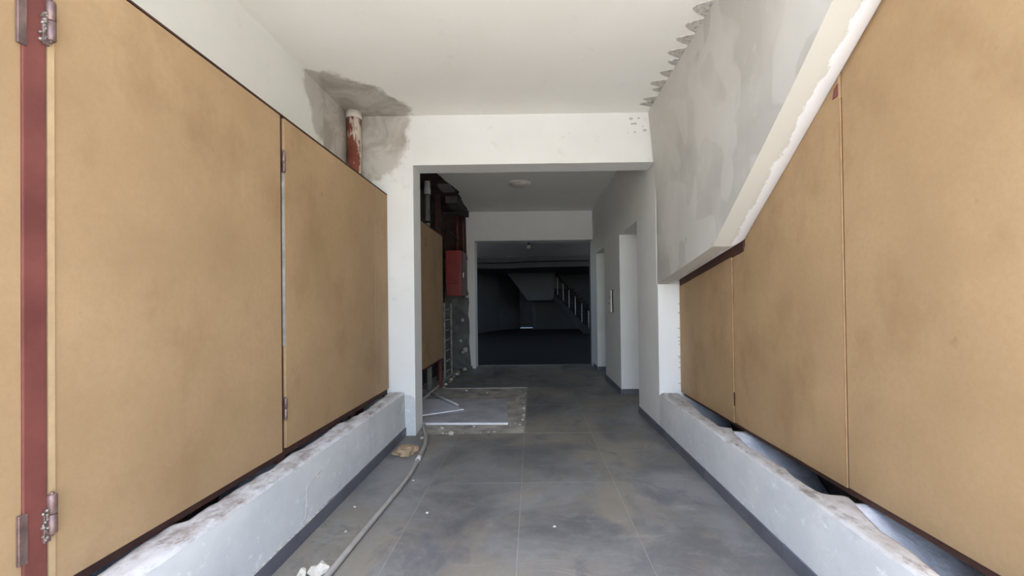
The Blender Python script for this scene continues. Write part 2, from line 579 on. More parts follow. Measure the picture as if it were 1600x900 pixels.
# ------------------------------------------------------------------ first opening
bm = bmesh.new()
bm_prism(bm, [(XL, 0), (-1.28, 0), (-1.28, 2.93), (1.345, 2.93), (1.345, ZC), (XL, ZC)], 'Y', Y0, Y1)
wm = struct(obj('wall_middle', bm, 'paint'), 'white pier and beam around the first opening')
pp = [(-1.385, 0.0), (-1.285, 0.0), (-1.285, 0.40), (-1.32, 0.43), (-1.385, 0.44)]
slab_patch('mortar_patch', ragged(pp, 0.006, 0.04, 4), 'Y', Y0 - 0.003, Y0 + 0.01, 'kerb_l', wm)
# a few trowel spots under the ceiling at the right end
for k in range(9):
    x, z = 1.30 - random.random() * 0.26, 3.44 - random.random() * 0.22
    a_ = random.uniform(0.006, 0.02)
    poly = [(x + a_ * math.cos(j * .7) * random.uniform(.7, 1.6), z + a_ * math.sin(j * .7) * random.uniform(.6, 1.0)) for j in range(9)]
    slab_patch('mortar_spot', poly, 'Y', Y0 - 0.002, Y0 + 0.01, 'cement_dark', wm)

# ------------------------------------------------------------------ right corridor wall with two lift recesses
bm = bmesh.new()
E1, E2, EZ = (5.58, 6.70), (8.10, 9.12), 2.455
for a, b in ((4.68, E1[0]), (E1[1], E2[0]), (E2[1], Y2b)):
    bm_box(bm, XR, 2.0, a, b, 0, 1.60 if a < 4.7 else ZC)
bm_box(bm, XR, 2.0, 4.72, E1[0], 1.60, ZC)
for e in (E1, E2):
    bm_box(bm, XR, 2.0, e[0], e[1], EZ, ZC)
    bm_box(bm, XR + 0.42, 2.0, e[0], e[1], 0, EZ)
wr = struct(obj('wall_corridor', bm, 'paint'), 'white right corridor wall with two tall recesses')
# rough plaster nicks on the strip beside the boards
for k in range(11):
    z = 0.5 + random.random() * 0.95
    L = random.uniform(0.012, 0.035)
    slab_patch('mortar_spot', [(1.577, z - .004), (1.577 - L, z - .002 + random.uniform(-.006, .006)), (1.577 - L * .8, z + .006), (1.577, z + .009)], 'Y', 4.676, 4.69, 'cement_dark', wr)

# ------------------------------------------------------------------ second opening
bm = bmesh.new()
edge = [(-1.455, 2.9), (-1.445, 2.4), (-1.44, 1.75), (-1.41, 1.62), (-1.405, 1.45), (-1.42, 1.30), (-1.43, 1.2), (-1.405, 1.05), (-1.40, 0.8), (-1.415, 0.6), (-1.405, 0.45), (-1.385, 0.2), (-1.375, 0.06), (-1.345, 0.05), (-1.345, 0.0)]
bm_prism(bm, [(-1.272, 0), (-1.272, 2.826), (XR, 2.826), (XR, ZC), (-1.46, ZC)] + edge, 'Y', Y2, Y2b)
wb = struct(obj('wall_back', bm, 'paint'), 'white pier and beam around the second opening')
struct(box('wall_shaft', XL, -1.35, Y2 + 0.02, Y2b, 0, ZC, 'block'), 'rough grey render at the end of the shaft')
# patch of upper dark shaft end wall
sp = obj('shaft_end_board', (lambda b: (bm_prism(b, [(XL, 2.45), (-1.47, 2.45), (-1.47, ZC - .01), (XL, ZC - .01)], 'Y', Y2 + 0.005, Y2 + 0.02), b)[1])(bmesh.new()), 'rust', bpy.data.objects['wall_shaft'])
for x, z, r in ((-1.56, 1.08, .035), (-1.50, 0.42, .05), (-1.56, 0.36, .03), (-1.45, 1.60, .05), (-1.60, .62, .03)):
    slab_patch('plaster_remnant', [(x + r * math.cos(j * .8) * random.uniform(.6, 1.2), z + r * math.sin(j * .8) * random.uniform(.7, 1.5)) for j in range(8)], 'Y', Y2 + 0.005, Y2 + 0.03, 'gypsum', bpy.data.objects['wall_shaft'])

# ------------------------------------------------------------------ kerbs


def interp(tab, y):
    if y <= tab[0][0]:
        return tab[0][1]
    for (a, p), (b, q) in zip(tab, tab[1:]):
        if y <= b:
            return p + (q - p) * (y - a) / (b - a)
    return tab[-1][1]


LB = [(-2.2, -1.545), (1.53, -1.54), (1.63, -1.551), (1.725, -1.565), (1.895, -1.572), (1.917, -1.531), (2.06, -1.538), (2.20, -1.533), (2.45, -1.541), (2.49, -1.52),
      (2.80, -1.558), (2.86, -1.535), (3.16, -1.540), (3.47, -1.570), (3.51, -1.54), (3.95, -1.511), (4.3, -1.54), (4.72, -1.56)]
RB = [(-2.2, 1.44), (1.2, 1.42), (1.484, 1.413), (1.70, 1.448), (1.85, 1.455), (2.12, 1.535), (2.174, 1.55), (2.20, 1.451), (2.295, 1.431), (2.43, 1.436), (2.555, 1.457),
      (2.92, 1.434), (3.2, 1.47), (3.36, 1.52), (3.40, 1.448), (3.8, 1.46), (4.16, 1.518), (4.52, 1.53), (4.69, 1.55)]


def kerb(name, xf, tab, zt, ya, yb, mat, sgn, rough, sag, label):
    bm = bmesh.new()
    rows = []
    ny = 260
    for i in range(ny + 1):
        y = ya + (yb - ya) * i / ny
        xb = interp(tab, y) + sgn * 0.006 * noise.noise(Vector((y * 14, 3, sgn)))
        nz = lambda k, s: rough * noise.noise(Vector((y * s, k, sgn * 2.0)))
        chip = max(0.0, noise.noise(Vector((y * 5.0, 8, sgn))) - 0.12) * rough * 2.2 + max(0.0, noise.noise(Vector((y * 17.0, 5, sgn)))) * rough * 0.8
        Wd = xb - xf
        pr = [(xf, 0.0), (xf, 0.1), (xf, zt - 0.06), (xf + sgn * 0.002, zt - 0.018 - chip), (xf + sgn * (0.012 + chip * .5), zt - 0.006 - chip * 0.8)]
        for t in (0.25, 0.4, 0.55, 0.7, 0.85):
            pr.append((xf + Wd * t, zt + 0.7 * nz(t * 9, 9) + 0.6 * nz(t * 13 + 3, 24) - sag * t))
        pr += [(xb, zt - sag - 0.004 + 0.5 * nz(2.2, 15)), (xb + sgn * 0.008, zt - sag - 0.05), (xb + sgn * 0.012, 0.2), (xb + sgn * 0.012, 0.0)]
        rows.append([bm.verts.new((p[0], y, p[1])) for p in pr])
    for a, b in zip(rows, rows[1:]):
        for k in range(len(a) - 1):
            f = bm.faces.new((a[k], a[k + 1], b[k + 1], b[k]))
            f.smooth = k > 3
        bm.faces.new((a[-1], a[0], b[0], b[-1]))
    bm.faces.new(rows[0])
    bm.faces.new(rows[-1][::-1])
    return struct(obj(name, bm, mat), label)


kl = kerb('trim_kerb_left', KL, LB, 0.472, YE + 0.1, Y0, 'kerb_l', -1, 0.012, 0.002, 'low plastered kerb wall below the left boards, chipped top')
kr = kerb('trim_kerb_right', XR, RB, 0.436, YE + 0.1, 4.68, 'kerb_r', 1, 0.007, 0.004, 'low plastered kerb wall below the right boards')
# hairline crack on the left kerb: a thin dark groove strip
tube('crack', [(KL + .0005, 2.66, .30), (KL + .0005, 2.655, .25), (KL + .0005, 2.66, .20), (KL + .0005, 2.64, .13), (KL + .0005, 2.62, .095)], 0.0032, 'cement_dark', kl, 5)
tube('crack', [(KL + .0005, 2.66, .30), (KL + .0005, 2.70, .315), (KL + .0005, 2.78, .325), (KL + .0005, 2.86, .335)], 0.002, 'cement_dark', kl, 5)
# mortar beds in the slot behind each kerb, humped at the posts


def bed(name, xa, xb, lumps, zlow, zhigh, ya, yb, parent):
    bm = bmesh.new()
    rows = []
    ny = 150
    for i in range(ny + 1):
        y = ya + (yb - ya) * i / ny
        h = zlow
        for c, wd in lumps:
            h = max(h, zlow + (zhigh - zlow) * math.exp(-((y - c) / (0.035 if y > c else wd)) ** 2))
        rows.append([bm.verts.new((xa + (xb - xa) * t, y, h + 0.012 * noise.noise(Vector((y * 12, t * 3, 1))) - (0.03 * t))) for t in (0, .33, .66, 1)])
    for a, b in zip(rows, rows[1:]):
        for k in range(3):
            f = bm.faces.new((a[k], a[k + 1], b[k + 1], b[k]))
            f.smooth = True
    g = bmesh.ops.extrude_face_region(bm, geom=bm.faces[:])
    for v in [e for e in g['geom'] if isinstance(e, bmesh.types.BMVert)]:
        v.co.z = 0.05
    return obj(name, bm, 'cavity', parent)


bed('mortar_bed', -1.52, -1.93, [(1.90, .26), (2.83, .22), (3.48, .13), (1.2, .2)], 0.06, 0.44, YE + 0.1, Y0 - .01, kl)
bed('mortar_bed', 1.42, 1.96, [(2.16, .32), (3.36, .36), (4.6, .26), (1.1, .3)], 0.06, 0.415, YE + 0.1, 4.67, kr)

# skirting tiles
bl = thing_l = None


def skirting(name, x0, x1, seams, h, label, along='Y', fixed=None):
    root = bpy.data.objects.new(name, None)
    COL.objects.link(root)
    root['kind'] = 'structure'
    root['label'] = label
    ROOTLOC[root.name] = Vector((0, 0, 0))
    seams = [seams[0]] + [q for q in seams[1:] if q > seams[0] + .05]
    for a, b in zip(seams, seams[1:]):
        if along == 'Y':
            box('skirting_tile', x0, x1, a + .0025, b - .0025, 0, h + random.uniform(-.002, .002), 'skirt', root, 0.0015)
        else:
            box('skirting_tile', a, b, x0, x1, 0, h, 'skirt', root, 0.0015)
    return root


skirting('baseboard_left', KL, KL + 0.011, [YE + .1, 0.35, 1.395, 2.436, 3.48, 4.53, Y0 - .002], 0.088, 'dark grey tile skirting along the left kerb')
br = skirting('baseboard_right', XR - 0.011, XR, [YE + .1, 0.285, 1.335, 2.385, 3.435, 4.485, 5.58], 0.085, 'dark grey tile skirting along the right wall')
for a, b in ((6.70, 7.40), (7.40, 8.10), (9.12, 9.65)):
    box('skirting_tile', XR - 0.011, XR, a, b, 0, 0.085, 'skirt', br, 0.0015)
for y in (E1[1], E2[1]):
    box('skirting_tile', XR - 0.005, XR + 0.42, y - 0.011, y, 0, 0.085, 'skirt', br, 0.0015)
# cement smear left on top of the left skirting
tube('mortar_smear', [(KL + .004, y, .09 + .004 * noise.noise(Vector((y * 7, 0, 0)))) for y in [1.2 + .12 * k for k in range(16)]], 0.006, 'cement_dark', kl, 6)

# ------------------------------------------------------------------ stair flight over the right boards
SB = [(4.69, 1.600), (3.245, 1.815), (2.65, 2.215), (1.908, 2.722), (0.80, 3.471)]


def zb(y):
    return interp([(a, b) for a, b in reversed(SB)], y)


def xg(z):
    return XR - 0.072 * max(0.0, (z - 2.5) / (ZC - 2.5)) ** 1.3


bm = bmesh.new()
yy = sorted(set([0.80, 1.0, 1.3, 1.6, 1.908, 2.2, 2.45, 2.65, 2.95, 3.245, 3.6, 4.0, 4.35, 4.69]))
cols = []
prof = [(XR, 0.0), (1.46, 0.0)] + [(x_, 0.055 * ((x_ - 1.46) / 0.13) ** 2) for x_ in (1.48, 1.50, 1.52, 1.54, 1.56, 1.575, 1.587)] + [(1.59, 0.085), (1.99, 0.09)]
for y in yy:
    b = zb(y)
    zs = [ZC - (ZC - b) * (1 - t) for t in (1, .85, .7, .5, .25, 0)]
    zs = [ZC - (ZC - b) * k / 6 for k in range(6)]
    face = [bm.verts.new((xg(z), y, z)) for z in zs]
    sof = [bm.verts.new((px + (xg(b) - XR if k == 0 else 0), y, min(ZC, b + dz))) for k, (px, dz) in enumerate(prof)]
    cols.append((face, sof))
for (f0, s0), (f1, s1) in zip(cols, cols[1:]):
    a = f0 + [s0[0]]
    b = f1 + [s1[0]]
    for k in range(len(a) - 1):
        bm.faces.new((a[k], a[k + 1], b[k + 1], b[k])).material_index = 0
    for k in range(len(s0) - 1):
        f = bm.faces.new((s0[k], s0[k + 1], s1[k + 1], s1[k]))
        f.material_index = 1
        f.smooth = k > 0
for e in bm.edges:
    if all(min(abs(v.co.y - q) for q in (3.245,)) < 1e-4 for v in e.verts):
        e.smooth = False
# end face at the pier
f, s = cols[-1]
t0 = bm.verts.new((1.99, 4.69, ZC))
bm.faces.new(f + s + [t0])
bmesh.ops.remove_doubles(bm, verts=bm.verts[:], dist=0.0005)
struct(obj('wall_stair', bm, None, mats=['cement', 'soffit']), 'grey skimmed side and cream underside of the stair flight')


# ------------------------------------------------------------------ cupboards fronts
def board(parent, y0, y1, z0, z1, xf, sgn, th=0.018, name='door', bev=0.0012):
    """board whose face is at xf, thickness going outwards (sgn = -1 left, +1 right)"""
    a, b = sorted((xf, xf + sgn * th))
    bm = bmesh.new()
    bm_box(bm, a, b, y0, y1, z0, z1)
    bevel(bm, bev, 1)
    return obj(name, bm, 'mdf', parent)


def hinge(parent, x, y, z0, z1, r=0.010):
    """barrel hinge: two knuckles and a leaf"""
    bm = bmesh.new()
    zm = (z0 + z1) / 2
    bm_lathe(bm, (x, y, 0), [(r * .8, z0), (r, z0 + .004), (r, zm - .002), (r * .85, zm - .001)], 14)
    bm_lathe(bm, (x, y, 0), [(r * .85, zm + .001), (r, zm + .002), (r, z1 - .004), (r * .8, z1)], 14)
    bm_lathe(bm, (x, y, 0), [(r * .45, z0 - .006), (r * .45, z1 + .006)], 8)
    return obj('hinge', bm, 'hinge', parent)


ZLb, ZLt = 0.505, 2.600
cl = thing('meter_cupboard', 'long left cupboard front of raw fibreboard doors on a red steel post', 'cupboard', (PL - 0.03, 1.4, 0.44))
POST = box('post', -1.590, -1.5535, 1.322, 1.386, 0.44, ZLt + 0.02, 'red', cl, 0.003)
POST['label'] = 'red oxide painted steel post'
o = box('post', -1.60, -1.5755, 2.672, 2.752, 0.44, ZLt, 'rail', cl)
o = box('post', -1.61, -1.5785, 4.62, 4.70, 0.44, ZLt, 'rail', cl)
box('rail', -1.60, -1.579, YE + 0.15, 4.70, 0.464, 0.535, 'rail', cl)
box('rail', -1.60, -1.5795, YE + 0.15, 4.705, ZLt - 0.03, ZLt + 0.006, 'rail', cl)
box('capping_strip', -1.600, -1.559, YE + 0.15, 4.705, ZLt + 0.006, ZLt + 0.014, 'rail', cl)
box('light_stop_top', XL + 0.015, -1.601, YE + 0.15, 4.45, 2.575, 2.593, 'mdf', cl)  # added unseen board, keeps light out of the left cavity from above
box('light_stop_end', XL + 0.015, -1.60, YE + 0.13, YE + 0.148, 0.2, 2.593, 'mdf', cl)  # added unseen board, shuts daylight out of the left cavity's near end
d0 = board(cl, YE + 0.15, 1.322, ZLb, ZLt, PL, -1)
d1 = board(cl, 1.392, 2.698, ZLb, ZLt, PL, -1)
o = box('edge_strip', -1.5598, -1.5555, 1.392, 1.412, ZLb, ZLt, 'mdf_batten', d1)
o['label'] = 'paler batten along the hinge edge'
d2 = board(cl, 2.742, 4.322, ZLb + 0.012, ZLt, PL, -1)
d3 = board(cl, 4.331, 4.695, ZLb + 0.012, ZLt, PL, -1, name='filler_panel')
for z0, z1 in ((2.272, 2.402), (0.685, 0.812)):
    h = hinge(d1, -1.549, 1.396, z0, z1, 0.013)
    bm = bmesh.new()
    bm_box(bm, -1.558, -1.549, 1.306, 1.330, z0 - .055, z1 - .03)
    bm_box(bm, -1.556, -1.547, 1.372, 1.392, z0 - .02, z1 - .05)
    bevel(bm, 0.001, 1)
    obj('hinge_leaf', bm, 'hinge', POST)
    bm = bmesh.new()
    for k in range(14):
        q = bmesh.ops.create_icosphere(bm, subdivisions=1, radius=random.uniform(.004, .007))
        c = Vector((-1.548, 1.376 + random.uniform(-.012, .008), z0 - .01 + k * .007))
        for v in q['verts']:
            v.co = v.co + c
    obj('weld_bead', bm, 'weld', POST)
for z0, z1 in ((2.256, 2.388), (0.70, 0.832)):
    hinge(d2, -1.557, 2.732, z0, z1, 0.010)
o = box('edge_strip', -1.577, -1.5605, 2.7365, 2.742, 1.16, 2.25, 'steel', d2)

ZRb = 0.447
cr = thing('meter_cupboard', 'right cupboard front of raw fibreboard panels under the stair slope', 'cupboard', (PR + 0.03, 1.4, 0.40))


def rboard(y0, y1, xf, name='door'):
    """board cut to the stair soffit along its top"""
    bm = bmesh.new()
    ys_ = sorted(set([y0, y1] + [a for a, _ in SB if y0 < a < y1]))
    top = []
    for y in ys_:
        z = min(zb(y) + 0.084, 3.4)
        if y > 3.245:
            z = zb(y) - 0.030
        top.append((y, z))
    if y0 < 3.245 < y1:
        top = [(y, z) for y, z in top if abs(y - 3.245) > 1e-6]
        top += [(3.24, zb(3.24) + 0.08), (3.245, zb(3.245) - 0.0), (3.27, zb(3.27) - 0.030)]
        top.sort()
    poly = [(y0, ZRb), (y1, ZRb)] + top[::-1]
    bm_prism(bm, poly, 'X', xf, xf + 0.018)
    return obj(name, bm, 'mdf', cr)


r1 = rboard(3.452, 4.675, PR, 'filler_panel')
r2 = rboard(2.235, 3.4445, PR + 0.010)
r3 = rboard(YE + 0.15, 2.226, PR + 0.020)
# pale edge battens at the joints
for x, ya, yb, pr in ((PR, 3.4455, 3.4515, r1), (PR + .010, 2.228, 2.2345, r2)):
    box('edge_strip', x - 0.001, x + 0.007, ya, yb, ZRb, zb(yb) - 0.057, 'mdf_edge', pr)
    box('joint', x + 0.007, x + 0.0178, ya, yb, ZRb, zb(yb) - 0.057, 'rail', pr)  # dark strip stands in for the shadow in the gap between boards
box('rail', PR + 0.030, PR + 0.05, YE + 0.15, 4.675, 0.412, 0.49, 'rail', cr)
# sloping angle iron under the flatter part of the soffit
bm = bmesh.new()
bm_prism(bm, [(4.675, zb(4.675) - 0.036), (3.26, zb(3.26) - 0.034), (3.26, zb(3.26) + 0.08), (4.675, zb(4.675) + 0.08)], 'X', PR + 0.003, PR + 0.03)
obj('rail', bm, 'rail', cr)
bm = bmesh.new()
bm_prism(bm, [(2.236, 2.455), (2.275, 2.452), (2.26, 2.50), (2.236, 2.515)], 'X', PR + 0.004, PR + 0.0095)
obj('bracket', bm, 'red', cr)
box('light_stop_end', PR + .05, 1.99, YE + 0.13, YE + 0.148, 0.2, 3.2, 'mdf', cr)  # added unseen board, shuts daylight out of the right cavity
tube('latch', [(PR - .0005, 3.432, .585), (PR - .0005, 3.432, .69)], 0.004, 'black', r1, 6)

# ------------------------------------------------------------------ hall: pipe shaft with its cupboard
ch = thing('meter_cupboard', 'single fibreboard cupboard door in the hall recess beside the pipes', 'cupboard', (PL - 0.03, 6.7, 0))
dh = board(ch, 5.35, 7.58, 0.50, 2.60, PL, -1)
for z0, z1 in ((0.72, 0.86), (2.26, 2.40)):
    hinge(dh, PL + .004, 6.36, z0, z1, 0.011)
box('post', PL - 0.06, PL - 0.02, 7.48, 7.58, -0.012, 2.66, 'red', ch, 0.002)
box('post', PL - 0.06, PL - 0.02, 5.30, 5.38, -0.012, 2.66, 'red', ch, 0.002)
box('rail', PL - 0.055, PL - 0.02, 5.38, 7.48, 0.46, 0.53, 'rail', ch)
box('rail', PL - 0.055, PL - 0.02, 5.38, 7.48, 2.57, 2.63, 'rail', ch)

p = thing('soil_pipe', 'grey vertical plastic pipe with white fitting above the hall cupboard', 'pipe', (-1.722, 7.2, 0))
tube('pipe', [(-1.722, 7.2, -0.01), (-1.722, 7.2, 3.28)], 0.042, 'pvc', p, 16)
bm = bmesh.new()
bm_lathe(bm, (-1.722, 7.2, 0), [(.046, 3.25), (.056, 3.26), (.056, 3.34), (.05, 3.36), (.05, ZC)], 18)
obj('coupling', bm, 'pvc_light', p)
bm = bmesh.new()
bm_lathe(bm, (-1.722, 7.2, 0), [(.046, 2.77), (.046, 2.80)], 16)
obj('clamp', bm, 'black', p)
tag(box('steel_channel', -1.80, -1.70, 8.12, 8.17, 0, ZC - .006, 'rail'), 'brown steel channel standing behind the grey plastic pipe', 'channel')
tag(tube('conduit_riser', [(-1.86, 8.7, 0), (-1.86, 8.7, ZC - .006)], 0.035, 'pvc'), 'dim vertical riser pipe in the shaft left of the red box', 'pipe')
for x, y in ((-1.62, 9.46), (-1.50, 9.50)):
    tag(tube('red_riser', [(x, y, 2.56), (x, y, ZC - .006)], 0.028, 'red', None, 12),
        'thin red riser pipe above the red wall box, ' + ('left of the pair' if x < -1.6 else 'right of the pair'), 'pipe', 'red risers above the wall box')
tag(tube('drooping_cable', [(-1.64, 8.25, 2.93), (-1.63, 8.5, 2.86), (-1.61, 8.8, 2.84), (-1.58, 9.1, 2.80), (-1.52, 9.35, 2.68), (-1.50, 9.42, 2.56)], 0.012, 'black', None, 8),
    'black cable drooping across the shaft above the red box', 'cable')
# ragged concrete lumps hanging at the ceiling edge of the shaft
o = slab_patch('concrete_lip', ragged([(-1.62, 8.2), (-1.40, 8.2), (-1.37, 8.8), (-1.38, 9.6), (-1.62, 9.6)], 0.03, 0.1, 8), 'Z', ZC - 0.13, ZC - 0.004, 'darkwall', ceil)
o = slab_patch('concrete_lip', ragged([(-1.58, 7.35), (-1.40, 7.35), (-1.36, 7.75), (-1.58, 7.75)], 0.03, 0.08, 9), 'Z', ZC - 0.05, ZC - 0.004, 'block', ceil)

# red wall box
rb = thing('hose_cabinet', 'red metal wall box with shaded side coloured darker hung in the hall corner', 'cabinet', (-1.60, 9.25, 1.60))
box('body', -1.775, -1.452, 8.92, 9.62, 1.605, 2.53, 'redbox', rb, 0.006)
box('door', -1.452, -1.436, 8.95, 9.60, 1.61, 2.525, 'redbox_shade', rb, 0.004)
box('front_plate', -1.755, -1.48, 8.912, 8.92, 1.86, 2.50, 'redbox', rb, 0.003)
box('front_plate', -1.755, -1.48, 8.912, 8.92, 1.63, 1.845, 'redbox', rb, 0.003)
box('handle', -1.436, -1.425, 9.02, 9.05, 1.98, 2.08, 'chrome', rb, 0.003)
box('hinge', -1.440, -1.428, 9.59, 9.62, 1.62, 1.70, 'black', rb)
box('hinge', -1.440, -1.428, 9.59, 9.62, 2.40, 2.48, 'black', rb)

# cable ladder against the shaft
ld = thing('cable_ladder', 'narrow grey steel ladder of rungs standing beside the hall cupboard', 'ladder', (-1.68, 8.6, 0))
for y in (8.30, 9.0):
    box('rail', -1.70, -1.67, y - .012, y + .012, -0.01, 1.45, 'steel', ld, 0.002)
for k in range(7):
    tube('rung', [(-1.685, 8.31, 0.12 + k * .2), (-1.685, 8.99, 0.12 + k * .2)], 0.012, 'steel', ld, 8)
# conduits lying on the floor in front of the shaft
tag(tube('conduit', [(-1.645, 6.30, .012), (-1.645, 7.8, .02), (-1.642, 8.9, .012), (-1.645, 9.5, .012)], 0.022, 'pvc'), 'grey conduit length lying along the foot of the shaft', 'conduit')
tag(tube('thin_rod', [(-1.60, 6.80, .03), (-1.38, 6.52, .026), (-1.05, 6.02, .026)], 0.013, 'pvc_light'), 'thin pale rod lying slantwise over the grey floor slab', 'rod')


# ------------------------------------------------------------------ slabs over the patch
def sheet(name, poly, z0, z1, mat, edge_mat, label, cat, tilt=None):
    bm = bmesh.new()
    bm_prism(bm, poly, 'Z', z0, z1)
    bm.normal_update()
    for f in bm.faces:
        f.material_index = 0 if abs(f.normal.z) > .5 else 1
    if tilt:
        for v in bm.verts:
            v.co.z += tilt(v.co)
    return tag(obj(name, bm, None, mats=[mat, edge_mat]), label, cat)


sheet('floor_slab', [(-1.70, 5.185), (-0.306, 5.14), (-0.40, 6.44), (-1.70, 6.48)], 0.010, 0.034, 'slab', 'slab_edge', 'large rectangular grey slab laid over bare screed patch', 'slab', lambda c: -0.022 + 0.0)
sheet('broken_slab', [(-0.93, 5.78), (-1.66, 5.33), (-1.67, 6.42), (-1.42, 6.42)], 0.013, 0.027, 'slab_light', 'slab_edge', 'pointed broken grey slab piece lying on top of the large slab', 'slab', lambda c: 0.0)


# ------------------------------------------------------------------ hose, lumps, crumbs
hs = thing('floor_hose', 'grey plastic hose running along the left floor from the pier', 'hose', (-1.05, 3.6, 0))
hp = [(-1.275, 5.05, .02), (-1.225, 4.86, .02), (-1.158, 4.652, .02), (-1.115, 4.47, .02), (-1.082, 4.293, .02), (-1.062, 4.12, .02), (-1.048, 3.965, .02)]
hp2 = [(-1.048, 3.965, .02), (-1.034, 3.75, .02), (-1.024, 3.567, .02), (-1.028, 3.3, .02), (-1.040, 3.005, .02), (-1.050, 2.80, .02), (-1.058, 2.611, .02), (-1.070, 2.3, .02), (-1.085, 1.9, .02), (-1.10, 1.4, .02)]


def smooth(pts, n=5):
    P = [Vector(p) for p in pts]
    out = []
    for i in range(len(P) - 1):
        p0, p1, p2, p3 = P[max(i - 1, 0)], P[i], P[i + 1], P[min(i + 2, len(P) - 1)]
        for j in range(n):
            t = j / n
            out.append(0.5 * ((2 * p1) + (p2 - p0) * t + (2 * p0 - 5 * p1 + 4 * p2 - p3) * t * t + (3 * p1 - p0 - 3 * p2 + p3) * t ** 3))
    return out + [P[-1]]


tube('hose', smooth(hp), 0.0185, 'pvc', hs, 14)
tube('hose', smooth(hp2), 0.0165, 'pvc', hs, 14)
tube('joint', [(-1.052, 4.01, .02), (-1.044, 3.90, .02)], 0.021, 'pvc_light', hs, 14)


def lump(name, c, size, mat, seed, label, cat, group=None, sub=3, amp=0.35):
    bm = bmesh.new()
    bmesh.ops.create_icosphere(bm, subdivisions=sub, radius=1.0)
    for v in bm.verts:
        d = v.co.copy()
        k = 1 + amp * noise.noise(d * 1.3 + Vector((seed, 0, 0))) + amp * .5 * noise.noise(d * 3.1 + Vector((0, seed, 0)))
        v.co = Vector((d.x * size[0] * k, d.y * size[1] * k, d.z * size[2] * k))
    zmin = min(v.co.z for v in bm.verts)
    for v in bm.verts:
        v.co.z = max(v.co.z, zmin * 0.45)
    zmin = min(v.co.z for v in bm.verts)
    for v in bm.verts:
        v.co += Vector((c[0], c[1], c[2] - zmin))
    return tag(obj(name, bm, mat), label, cat, group)


lump('mortar_lump', (-1.228, 4.16, 0), (.10, .13, .045), 'stone', 5, 'brown crumbling mortar lump between kerb and hose', 'lump', amp=.42)
lump('gypsum_chunk', (-1.135, 2.30, 0), (.045, .05, .035), 'gypsum', 11, 'pale broken gypsum chunk against the hose, nearest the viewer', 'chunk', None, 2, .7)
lump('gypsum_chunk', (-1.215, 2.262, 0), (.022, .035, .03), 'gypsum', 15, 'small pale gypsum splinter left of the chunk by the hose', 'chunk', None, 2, .7)
cr_ = [((-0.973, 3.5, 0), 'tiny white plaster crumb just right of the hose, below its joint'),
       ((-0.731, 2.951, 0), 'tiny white plaster crumb on bare tiles well to the right of the hose'),
       ((-1.181, 2.717, 0), 'tiny white plaster crumb between hose and left skirting, nearer one'),
       ((-1.26, 3.05, 0), 'tiny white plaster crumb between hose and left skirting, farther one'),
       ((0.12, 2.75, 0), 'tiny white plaster crumb alone in the middle of the corridor floor')]
for k, (c, lb) in enumerate(cr_):
    lump('plaster_crumb', c, (.011, .009, .006), 'gypsum', k, lb, 'crumb', 'plaster crumbs on the floor tiles', 1)
pr_ = [((-0.696, 5.06, -.014), 'white plaster crumb close before the middle of the large slab edge'),
       ((-1.062, 5.02, -.014), 'white plaster crumb before the large slab, near the pier'),
       ((-0.747, 6.997, -.014), 'white plaster crumb behind the large slab, right one of two'),
       ((-1.107, 7.2, -.014), 'white plaster crumb behind the large slab, left one of two'),
       ((-0.139, 5.913, -.014), 'white plaster crumb on the right rim of the bare patch, farthest of three'),
       ((-0.13, 5.563, -.014), 'white plaster crumb on the right rim of the bare patch, middle of three'),
       ((-0.135, 5.343, -.014), 'white plaster crumb on the right rim of the bare patch, nearest of three'),
       ((-1.18, 4.60, 0.0), 'white plaster crumb at the pier foot, left of the hose')]
for k, (c, lb) in enumerate(pr_):
    lump('plaster_crumb', c, (.022, .02, .014), 'gypsum', 20 + k, lb, 'crumb', 'plaster crumbs around the patch', 1)
rub = [(-1.53, 7.42, .04), (-1.55, 7.70, .05), (-1.52, 7.95, .05), (-1.55, 8.2, .055), (-1.56, 8.5, .05), (-1.54, 8.8, .06), (-1.56, 9.1, .055), (-1.48, 9.4, .07)]
od = ['nearest', 'second nearest', 'third nearest', 'fourth nearest', 'fourth farthest', 'third farthest', 'second farthest', 'farthest']
for k, (x, y, s_) in enumerate(rub):
    lump('rubble_piece', (x, y, 0), (s_ * .7, s_, s_ * .5), 'gypsum' if k % 2 else 'stone', 40 + k,
         ('pale ' if k % 2 else 'brownish ') + 'rubble piece along the foot of the hall shaft, ' + od[k] + ' of the row', 'rubble', 'rubble along the shaft', 2, .5)
# little plastic ring on the patch edge
rg = bmesh.new()
N_ = 20
ring = []
for k in range(N_):
    a = 2 * math.pi * k / N_
    ring.append([rg.verts.new((-0.90 + (0.024 + .009 * math.cos(b)) * math.cos(a), 4.73 + (0.024 + .009 * math.cos(b)) * math.sin(a), 0.016 + .016 * math.sin(b))) for b in [2 * math.pi * j / 8 for j in range(8)]])
for k in range(N_):
    for j in range(8):
        rg.faces.new((ring[k][j], ring[(k + 1) % N_][j], ring[(k + 1) % N_][(j + 1) % 8], ring[k][(j + 1) % 8])).smooth = True
tag(obj('pipe_collar', rg, 'gypsum'), 'small pale ring lying at the front edge of the bare patch', 'ring')

